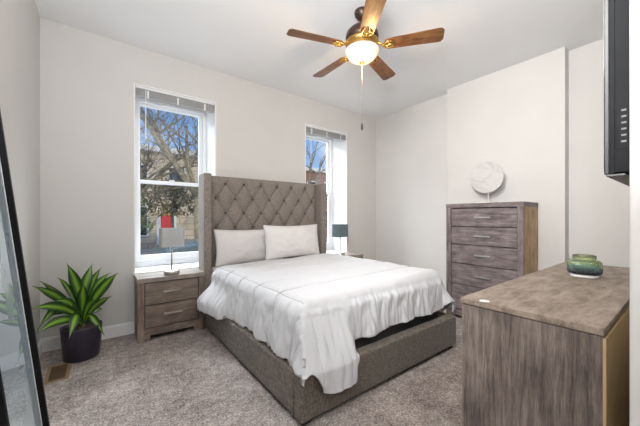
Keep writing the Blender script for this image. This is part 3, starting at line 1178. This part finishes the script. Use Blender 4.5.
# ------------------------------------------------------------------ leaning floor mirror
# built upright in its own frame (y along the wall, z up the glass) and leant back towards the left wall
mw, mh = 0.62, 1.88
lean = math.atan2(0.174, 1.587)
mr = thing('floor_mirror', 'tall black-framed mirror leaning against the left wall', 'mirror', (-0.184, 1.38, 0.004))
mr.rotation_euler = (0, -lean, 0)
fw, fd = 0.026, 0.046
for y in (0.0, mw - fw):
    bx('frame_side', 'frame_black', mr, -fd, 0, y, y + fw, 0, mh, bev=0.003)
bx('frame_rail', 'frame_black', mr, -fd, 0, fw, mw - fw, 0, fw, bev=0.003)
bx('frame_rail', 'frame_black', mr, -fd, 0, fw, mw - fw, mh - fw, mh, bev=0.003)
bx('mirror_glass', 'mirror_glass', mr, -0.030, -0.024, fw, mw - fw, fw, mh - fw)
for y in (fw, mw - fw - 0.006):
    bx('bevel_strip', 'ceramic_white', mr, -0.0235, -0.0220, y, y + 0.006, fw, mh - fw)
bx('back_board', 'grey_edge', mr, -fd + 0.002, -0.0305, fw, mw - fw, fw, mh - fw)

# ------------------------------------------------------------------ floor register
vt = thing('floor_vent', 'tan metal floor register in the carpet near the plant', 'vent', (-0.25, 2.985, 0.0))
b = bmesh.new()
box(b, -0.07, 0.07, -0.155, -0.130, 0, 0.006, bev=0.002)
box(b, -0.07, 0.07, 0.130, 0.155, 0, 0.006, bev=0.002)
box(b, -0.07, -0.048, -0.130, 0.130, 0, 0.006)
box(b, 0.048, 0.07, -0.130, 0.130, 0, 0.006)
mesh_obj('vent_frame', b, 'register_tan', vt)
b = bmesh.new()
for k in range(18):
    y = -0.126 + k * 0.0143
    box(b, -0.047, 0.047, y, y + 0.009, 0.0005, 0.004)
mesh_obj('grille', b, 'register_brown', vt)

# ------------------------------------------------------------------ potted plant
PXC, PYC = -0.118, 3.205
pl = thing('potted_plant', 'leafy green striped plant in a dark round pot in the corner', 'plant', (PXC, PYC, 0))
b = bmesh.new()
lathe(b, [(0.118, 0), (0.124, 0.006), (0.142, 0.262), (0.142, 0.27), (0.134, 0.27), (0.132, 0.235), (0.05, 0.235)], 48)
mesh_obj('pot', b, 'pot_black', pl, True)
b = bmesh.new()
lathe(b, [(0.131, 0.236), (0.131, 0.242), (0.08, 0.25), (0.01, 0.254)], 32)
mesh_obj('soil', b, 'soil', pl, True)
b = bmesh.new()
tube(b, [(0, 0, 0.24), (0.004, 0, 0.28), (0.0, 0.004, 0.33)], [0.022, 0.02, 0.012], 12)
mesh_obj('stem', b, 'stem_tan', pl, True)


def leaf(base, tip, mid_lift, width, roll=0.0, curl=0.0, outw=0.0):
    """Strap leaf: quadratic curve from base to tip, V-folded, tapering to a point."""
    p0, p2 = Vector(base), Vector(tip)
    p1 = (p0 + p2) / 2 + Vector((0, 0, mid_lift))
    ln = (p2 - p0)
    hor = Vector((ln.x, ln.y, 0))
    if hor.length > 1e-4:
        p1 -= hor.normalized() * outw
    b = bmesh.new()
    nl, nw = 18, 6
    pts, dirs = [], []
    for i in range(nl + 1):
        t = i / nl
        p = p0 * (1 - t) ** 2 + p1 * 2 * t * (1 - t) + p2 * t * t
        if curl:
            p = p + Vector((0, 0, -curl * max(0, t - 0.55) ** 2 * 4))
        pts.append(p)
    for i in range(nl + 1):
        d = (pts[min(i + 1, nl)] - pts[max(i - 1, 0)]).normalized()
        dirs.append(d)
    view = Vector((-PXC, -PYC, 1.0 - 0.3)).normalized()

    def fn(u, v):
        i = int(round(v * nl))
        t = v
        d = dirs[i]
        side = d.cross(view)
        if side.length < 0.05:
            side = Vector((1, 0, 0))
        side.normalize()
        nrm = side.cross(d).normalized()
        cs, sn = cos(roll + 0.5 * t * roll), sin(roll + 0.5 * t * roll)
        s2 = side * cs + nrm * sn
        n2 = nrm * cs - side * sn
        wv = width * max(0.02, (0.38 + 0.62 * sstep(0.05, 0.6, t)) * (1 - sstep(0.62, 1.02, t) ** 1.3))
        a = (u - 0.5)
        return pts[i] + s2 * (a * wv) + n2 * (abs(a) * wv * 0.35)
    grid(b, nw, nl, fn, uv=True)
    o = mesh_obj('leaf', b, 'leaf_striped', pl, True)
    m = o.modifiers.new('solid', 'SOLIDIFY')
    m.thickness = 0.0016
    return o


CF = Vector((sin(0.6523), cos(0.6523), 0))
CR = Vector((cos(0.6523), -sin(0.6523), 0))


def on_y(u, v, Y):
    q = CF + CR * ((u - 320) / 289.0) + Vector((0, 0, (216.4 - v) / 289.0))
    t = Y / q.y
    p = q * t
    return Vector((p.x - PXC, Y - PYC, p.z + CAM_H))


# (tip as seen in the photograph, distance of the tip, lift of the middle, width, roll)
LEAVES = [
    ((66.5, 263.0), 3.16, 0.03, 0.082, 0.25, 0.0), ((92.5, 263.5), 3.30, 0.03, 0.078, -0.2, 0.0),
    ((101.5, 267.0), 3.34, 0.04, 0.070, 0.5, 0.0), ((118.5, 272.5), 3.14, 0.05, 0.084, -0.25, 0.0),
    ((110.5, 272.0), 3.36, 0.05, 0.070, 0.4, 0.0), ((112.3, 296.0), 3.12, 0.05, 0.066, -0.5, 0.0),
    ((39.0, 280.5), 3.28, 0.03, 0.066, 0.6, 0.0), ((31.8, 286.0), 3.05, 0.05, 0.070, 0.35, 0.0),
    ((31.6, 308.5), 2.98, 0.07, 0.074, -0.1, 0.0), ((36.5, 330.0), 3.02, 0.20, 0.066, 0.3, 0.02),
    ((36.0, 334.0), 2.94, 0.08, 0.070, -0.3, 0.0), ((83.5, 283.0), 3.05, 0.02, 0.074, 0.1, 0.0),
    ((69.0, 339.0), 3.00, 0.12, 0.072, 0.2, 0.0), ((104.5, 336.0), 3.10, 0.14, 0.058, -0.2, 0.0),
    ((57.0, 277.0), 3.38, 0.06, 0.040, 0.2, 0.0), ((75.5, 272.0), 3.32, 0.03, 0.066, 0.3, 0.0),
    ((103.0, 309.0), 3.34, 0.05, 0.056, 0.2, 0.0), ((55.0, 301.0), 3.02, 0.06, 0.060, -0.2, 0.0),
    ((96.0, 300.0), 3.02, 0.05, 0.058, 0.2, 0.0), ((47.0, 318.0), 3.30, 0.10, 0.056, 0.2, 0.0),
]
for i, (px, Y, lift, w, roll, curl) in enumerate(LEAVES):
    a = i * 2.399
    tip = on_y(px[0], px[1], Y)
    base = Vector((0.016 * cos(a), 0.016 * sin(a), 0.275 + 0.05 * ((i * 7) % 5) / 5))
    leaf(base, tip, lift * 1.6, w * 1.05, roll, curl, 0.05)

# ------------------------------------------------------------------ ceiling fan
FX, FY = 1.79, 1.75
fan = thing('ceiling_fan', 'five-blade wooden ceiling fan with lit frosted bowl light', 'ceiling fan', (FX, FY, 0))
b = bmesh.new()
lathe(b, [(0.060, H), (0.066, H - 0.01), (0.062, H - 0.035), (0.045, H - 0.060), (0.026, H - 0.075), (0.014, H - 0.08)][::-1], 36)
mesh_obj('canopy', b, 'bronze', fan, True)
b = bmesh.new()
lathe(b, [(0.013, 2.83), (0.013, H - 0.07)], 16)
mesh_obj('downrod', b, 'bronze', fan, True)
b = bmesh.new()
lathe(b, [(0.085, 2.690), (0.128, 2.694), (0.138, 2.700), (0.140, 2.735), (0.134, 2.765), (0.112, 2.792), (0.070, 2.812), (0.030, 2.825), (0.025, 2.842), (0.016, 2.845)], 48)
mesh_obj('motor_housing', b, 'bronze', fan, True)
b = bmesh.new()
lathe(b, [(0.090, 2.618), (0.098, 2.628), (0.104, 2.640), (0.128, 2.655), (0.141, 2.672), (0.143, 2.686), (0.138, 2.692), (0.06, 2.693)], 48)
mesh_obj('light_fitter', b, 'antique_brass', fan, True)
b = bmesh.new()
lathe(b, [(0.006, 2.524), (0.040, 2.527), (0.080, 2.538), (0.110, 2.557), (0.130, 2.582), (0.140, 2.605), (0.143, 2.620), (0.138, 2.622), (0.06, 2.618)], 48)
gl = mesh_obj('light_globe', b, 'globe_frosted', fan, True)
b = bmesh.new()
lathe(b, [(0.004, 2.494), (0.012, 2.498), (0.015, 2.505), (0.026, 2.511), (0.024, 2.516), (0.010, 2.518)], 24)
mesh_obj('finial', b, 'antique_brass', fan, True)
BZ, BR, BA = 2.645, 0.65, 18.0


def make_blade(k):
    e = bpy.data.objects.new('blade', None)
    b = bmesh.new()
    r0, r1 = 0.195, BR
    nl = 24
    top, bot = [], []
    outline = []
    for i in range(nl + 1):
        t = i / nl
        r = r0 + (r1 - r0) * t
        w = 0.054 + 0.016 * t
        # rounded ends
        ed = (r1 - r) / 0.035
        if ed < 1:
            w *= sqrt(max(0, 1 - (1 - ed) ** 2)) * 0.35 + 0.65 if ed > 0 else 0.62
        sd = (r - r0) / 0.03
        if sd < 1:
            w *= 0.72 + 0.28 * sqrt(max(0, 1 - (1 - sd) ** 2))
        outline.append((r, w))
    pitch = radians(-12)
    rows = []
    for r, w in outline:
        rows.append([(r, s * w * cos(pitch), s * w * sin(pitch)) for s in (-1, -0.5, 0, 0.5, 1)])
    lo = [[b.verts.new((p[0], p[1], p[2] - 0.003)) for p in row] for row in rows]
    hi = [[b.verts.new((p[0], p[1], p[2] + 0.003)) for p in row] for row in rows]
    for i in range(nl):
        for j in range(4):
            b.faces.new((lo[i][j], lo[i][j + 1], lo[i + 1][j + 1], lo[i + 1][j]))
            b.faces.new((hi[i][j], hi[i + 1][j], hi[i + 1][j + 1], hi[i][j + 1]))
        b.faces.new((lo[i][0], lo[i + 1][0], hi[i + 1][0], hi[i][0]))
        b.faces.new((lo[i][4], hi[i][4], hi[i + 1][4], lo[i + 1][4]))
    b.faces.new([lo[0][j] for j in range(5)][::-1] + [hi[0][j] for j in range(5)])
    b.faces.new([lo[nl][j] for j in range(5)] + [hi[nl][j] for j in range(5)][::-1])
    o = mesh_obj('blade', b, 'blade_walnut', fan, False, (0, 0, BZ))
    o.rotation_euler = (0, 0, radians(BA + 72 * k))
    b = bmesh.new()
    # iron: arm from the motor, then a scrolled plate with two prongs under the blade
    tube(b, [(0.10, 0, 0.028), (0.14, 0, 0.020), (0.175, 0, -0.004), (0.20, 0, -0.010)], [0.012, 0.011, 0.010, 0.009], 10)
    for s in (-1, 1):
        tube(b, [(0.165, 0, -0.002), (0.185, s * 0.020, -0.007 + s * 0.004 * 0), (0.215, s * 0.036, -0.010 - s * 0.007),
                 (0.245, s * 0.030, -0.009 - s * 0.006), (0.262, s * 0.018, -0.007 - s * 0.004)], [0.008, 0.009, 0.009, 0.008, 0.006], 8)
        tube(b, [(0.225, s * 0.034, -0.012 - s * 0.007), (0.225, s * 0.034, -0.018 - s * 0.007)], 0.010, 10)
    tube(b, [(0.195, 0, -0.010), (0.235, 0, -0.010), (0.275, 0, -0.007)], [0.012, 0.014, 0.006], 8)
    mesh_obj('blade_iron', b, 'antique_brass', o, True)
    bpy.data.objects.remove(e)
    return o


for k in range(5):
    make_blade(k)
b = bmesh.new()
pts = [(0.0, -0.0, 2.496 - 0.5 * i / 60) for i in range(61)]
for i in range(0, 61):
    t_ = bmesh.new()
    bmesh.ops.create_icosphere(t_, subdivisions=1, radius=0.0030)
    merge(b, t_, Matrix.Translation(pts[i]))
tube(b, [pts[0], pts[-1]], 0.0014, 6)
pc = mesh_obj('pull_chain', b, 'chain_metal', fan, True)
b = bmesh.new()
lathe(b, [(0.003, 2.000), (0.006, 1.995), (0.009, 1.975), (0.010, 1.955), (0.006, 1.940), (0.003, 1.937)], 16)
mesh_obj('chain_pull', b, 'bronze', pc, True)
# its own bulbs
fl = lamp('fan_bulb', 'POINT', (FX, FY, 2.455), (0, 0, 0), 10, (1.0, 0.64, 0.28), shadow_soft_size=0.03)

# ------------------------------------------------------------------ outdoors
GZ = -0.9
structure(bx('street', 'asphalt', None, -30, 50, 4.1, 60, GZ - 0.2, GZ))
for nm, y0, y1 in (('sidewalk_near', 4.05, 6.6), ('sidewalk_far', 15.5, 20.3)):
    structure(bx(nm, 'concrete', None, -28, 48, y0, y1, GZ, GZ + 0.12))


def building(name, label, x0, x1, y0, y1, z1, wall, cols, rows, zrow, door=None, extra=()):
    r = thing(name, label, 'building', ((x0 + x1) / 2, y0, GZ), 0)
    w, h = (x1 - x0) / 2, z1 - GZ
    bx('wall', wall, r, -w, w, 0, y1 - y0, 0, h)
    bx('cornice', 'cornice', r, -w - 0.15, w + 0.15, -0.25, y1 - y0 + 0.1, h, h + 0.35, bev=0.04)
    for c in range(cols):
        for k in range(rows):
            xc = -w + (c + 0.5) * 2 * w / cols
            if door is not None and k == 0 and abs(xc + (x0 + x1) / 2 - door) < 1.0:
                continue
            zc = zrow[k] - GZ
            b = bmesh.new()
            box(b, xc - 0.55, xc + 0.55, -0.08, 0.0, zc - 0.95, zc - 0.87)
            box(b, xc - 0.55, xc + 0.55, -0.08, 0.0, zc + 0.87, zc + 0.98)
            box(b, xc - 0.55, xc - 0.45, -0.05, 0.0, zc - 0.87, zc + 0.87)
            box(b, xc + 0.45, xc + 0.55, -0.05, 0.0, zc - 0.87, zc + 0.87)
            box(b, xc - 0.45, xc + 0.45, -0.05, 0.0, zc - 0.03, zc + 0.03)
            f = mesh_obj('window', b, 'cornice', r)
            bx('pane', 'dark_pane', f, xc - 0.45, xc + 0.45, -0.03, -0.005, zc - 0.87, zc + 0.87)
    for nm, mat, a, c, za, zb in extra:
        bx(nm, mat, r, a - (x0 + x1) / 2, c - (x0 + x1) / 2, -0.12, -0.005, za - GZ, zb - GZ, bev=0.02)
    return r


building('apartment_building', 'long beige stone building across the street with a red door', -10, 9.5, 21, 30, 5.3, 'stone_beige',
         9, 2, (0.9, 3.5), 3.5,
         (('front_door', 'red_door', 3.15, 3.80, -0.6, 1.5), ('door_frame', 'cornice', 2.9, 3.12, -0.7, 1.8),
          ('door_frame', 'cornice', 3.83, 4.05, -0.7, 1.8), ('shutter', 'teal_panel', 5.2, 5.75, 0.2, 2.2)))
building('brick_house', 'red brick house with pale cornice seen through the far window', 11.2, 24, 23, 32, 5.6, 'brick_exterior',
         6, 2, (0.9, 3.7))


def limb(b, p, d, r, ln, depth, rng):
    n = 5
    pts, rads = [Vector(p)], [r]
    d = Vector(d).normalized()
    for i in range(n):
        d = (d + Vector((rng.uniform(-1, 1), rng.uniform(-1, 1), rng.uniform(-0.6, 0.9))) * 0.16).normalized()
        pts.append(pts[-1] + d * ln / n)
        rads.append(r * (1 - 0.55 * (i + 1) / n))
    tube(b, pts, [q * 1.15 for q in rads], 7 if depth > 2 else (5 if depth > 1 else 4))
    if depth > 0:
        for k in range(rng.choice((3, 4, 4)) + (1 if depth <= 2 else 0)):
            i = rng.randint(1, n)
            nd = (d + Vector((rng.uniform(-1, 1), rng.uniform(-1, 1), rng.uniform(-0.55, 0.8))) * 1.0).normalized()
            limb(b, pts[i], nd, rads[i] * rng.uniform(0.5, 0.75), ln * rng.uniform(0.5, 0.78), depth - 1, rng)


def tree(loc, label, limbs, trunk_h, trunk_r, seed, depth=3, leaves=0, leaf_mat='foliage', lz=(1, 4), lr=1.2):
    rng = random.Random(seed)
    r = thing('street_tree', label, 'tree', loc, 0, 'trees along the street')
    b = bmesh.new()
    tube(b, [(0, 0, 0), (0.03, 0.02, trunk_h * 0.5), (0, 0, trunk_h)], [trunk_r * 1.25, trunk_r, trunk_r * 0.9], 12)
    for d, rad, ln in limbs:
        limb(b, (0, 0, trunk_h - 0.1), d, rad, ln, depth, rng)
    mesh_obj('trunk', b, 'bark', r, True)
    if leaves:
        b = bmesh.new()
        for i in range(leaves):
            a = rng.uniform(0, 2 * pi)
            q = lr * rng.random() ** 0.5
            z = rng.uniform(*lz)
            c = Vector((q * cos(a), q * sin(a), z))
            if noise.noise(c * 1.6) < -0.08:
                continue
            s = rng.uniform(0.05, 0.11)
            e1 = Vector((rng.uniform(-1, 1), rng.uniform(-1, 1), rng.uniform(-1, 1))).normalized() * s
            e2 = e1.orthogonal().normalized() * s * 0.6
            b.faces.new([b.verts.new(c + e1), b.verts.new(c + e2), b.verts.new(c - e1), b.verts.new(c - e2)])
        f = mesh_obj('foliage', b, leaf_mat, r)
        f['kind'] = 'stuff'
    return r


tree((2.85, 11.0, GZ), 'bare tree with thick forked limbs across the street from the lamp', [
    ((-0.62, -0.1, 0.75), 0.11, 3.4), ((0.10, 0.1, 1.0), 0.10, 3.0), ((-0.25, 0.3, 0.9), 0.08, 2.8), ((0.6, 0.2, 0.7), 0.08, 2.6)],
    2.9, 0.15, 11, 4)
tree((0.9, 13.5, GZ), 'bare tree at the left edge of the view through the lamp window', [
    ((-0.3, 0.1, 0.9), 0.10, 3.4), ((0.7, -0.1, 0.7), 0.09, 3.4), ((0.2, 0.2, 1.0), 0.09, 3.2)], 2.6, 0.15, 5, 4)
tree((2.6, 14.3, GZ), 'small leafy tree in front of the red door across the street', [
    ((-0.5, 0, 0.8), 0.05, 1.5), ((0.5, 0.1, 0.8), 0.05, 1.5), ((0, -0.2, 1.0), 0.05, 1.6)], 2.2, 0.07, 8, 2, 1500, 'foliage_brown', (2.1, 3.7), 1.0)
tree((1.5, 17.5, GZ), 'dense green leafy tree beside the beige stone building', [
    ((-0.4, 0, 0.8), 0.06, 1.8), ((0.5, 0.1, 0.8), 0.06, 1.8)], 1.6, 0.1, 21, 2, 1800, 'foliage', (1.2, 4.2), 0.9)
tree((9.3, 13.0, GZ), 'bare tree seen through the window right of the headboard', [
    ((-0.7, 0.0, 0.6), 0.10, 3.0), ((0.45, 0.1, 0.85), 0.09, 2.8), ((0.0, 0.3, 1.0), 0.08, 2.8), ((0.6, -0.4, 0.25), 0.06, 2.2)], 3.0, 0.14, 31,
     3, 500, 'foliage', (2.6, 3.7), 1.3)


def car(loc, label):
    r = thing('car', label, 'car', loc, 0)
    b = bmesh.new()
    side = [(-2.2, 0.28), (-2.22, 0.62), (-2.05, 0.78), (-1.30, 0.92), (-0.55, 1.38), (0.1, 1.46), (0.85, 1.40), (1.55, 1.02), (2.1, 0.92),
            (2.2, 0.65), (2.18, 0.28)]
    secs = []
    for y, inset in ((-0.86, 0.0), (-0.80, 0.0), (0.80, 0.0), (0.86, 0.0)):
        e = 0.05 if abs(y) > 0.83 else 0.0
        secs.append([b.verts.new((x * (1 - e * 0.2), y * (0.84 if z > 1.0 else 1.0), z - (e * 0.5 if z > 0.5 else 0))) for x, z in side])
    n = len(side)
    for A, B in zip(secs, secs[1:]):
        for i in range(n):
            b.faces.new((A[i], A[(i + 1) % n], B[(i + 1) % n], B[i]))
    b.faces.new(secs[0])
    b.faces.new(secs[-1][::-1])
    mesh_obj('body', b, 'car_paint', r)
    for s in (-1, 1):
        b = bmesh.new()
        y0 = s * 0.80
        poly = [(-1.12, 0.99), (-0.52, 1.33), (0.12, 1.40), (0.82, 1.34), (1.38, 1.02)]
        A = [b.verts.new((x, y0 + s * 0.02 * (1.42 - z), z)) for x, z in poly]
        B = [b.verts.new((x, y0 - s * 0.16, z)) for x, z in poly]
        b.faces.new(A)
        b.faces.new(B[::-1])
        for i in range(5):
            b.faces.new((A[i], A[(i + 1) % 5], B[(i + 1) % 5], B[i]))
        mesh_obj('side_window', b, 'car_glass', r)
        for x in (-1.38, 1.36):
            b = bmesh.new()
            t_ = bmesh.new()
            lathe(t_, [(0.2, -0.10), (0.31, -0.10), (0.32, -0.07), (0.32, 0.07), (0.31, 0.10), (0.2, 0.10)], 28)
            merge(b, t_, Matrix.Translation((x, s * 0.80, 0.322)) @ Matrix.Rotation(pi / 2, 4, 'X'))
            w = mesh_obj('wheel', b, 'tyre', r)
            b = bmesh.new()
            t_ = bmesh.new()
            lathe(t_, [(0.05, -0.11), (0.19, -0.105), (0.19, 0.105), (0.05, 0.11)], 20)
            merge(b, t_, Matrix.Translation((x, s * 0.80, 0.322)) @ Matrix.Rotation(pi / 2, 4, 'X'))
            mesh_obj('hubcap', b, 'port_silver', w)
    return r


car((1.9, 8.2, GZ), 'dark car parked at the kerb outside the lamp window')
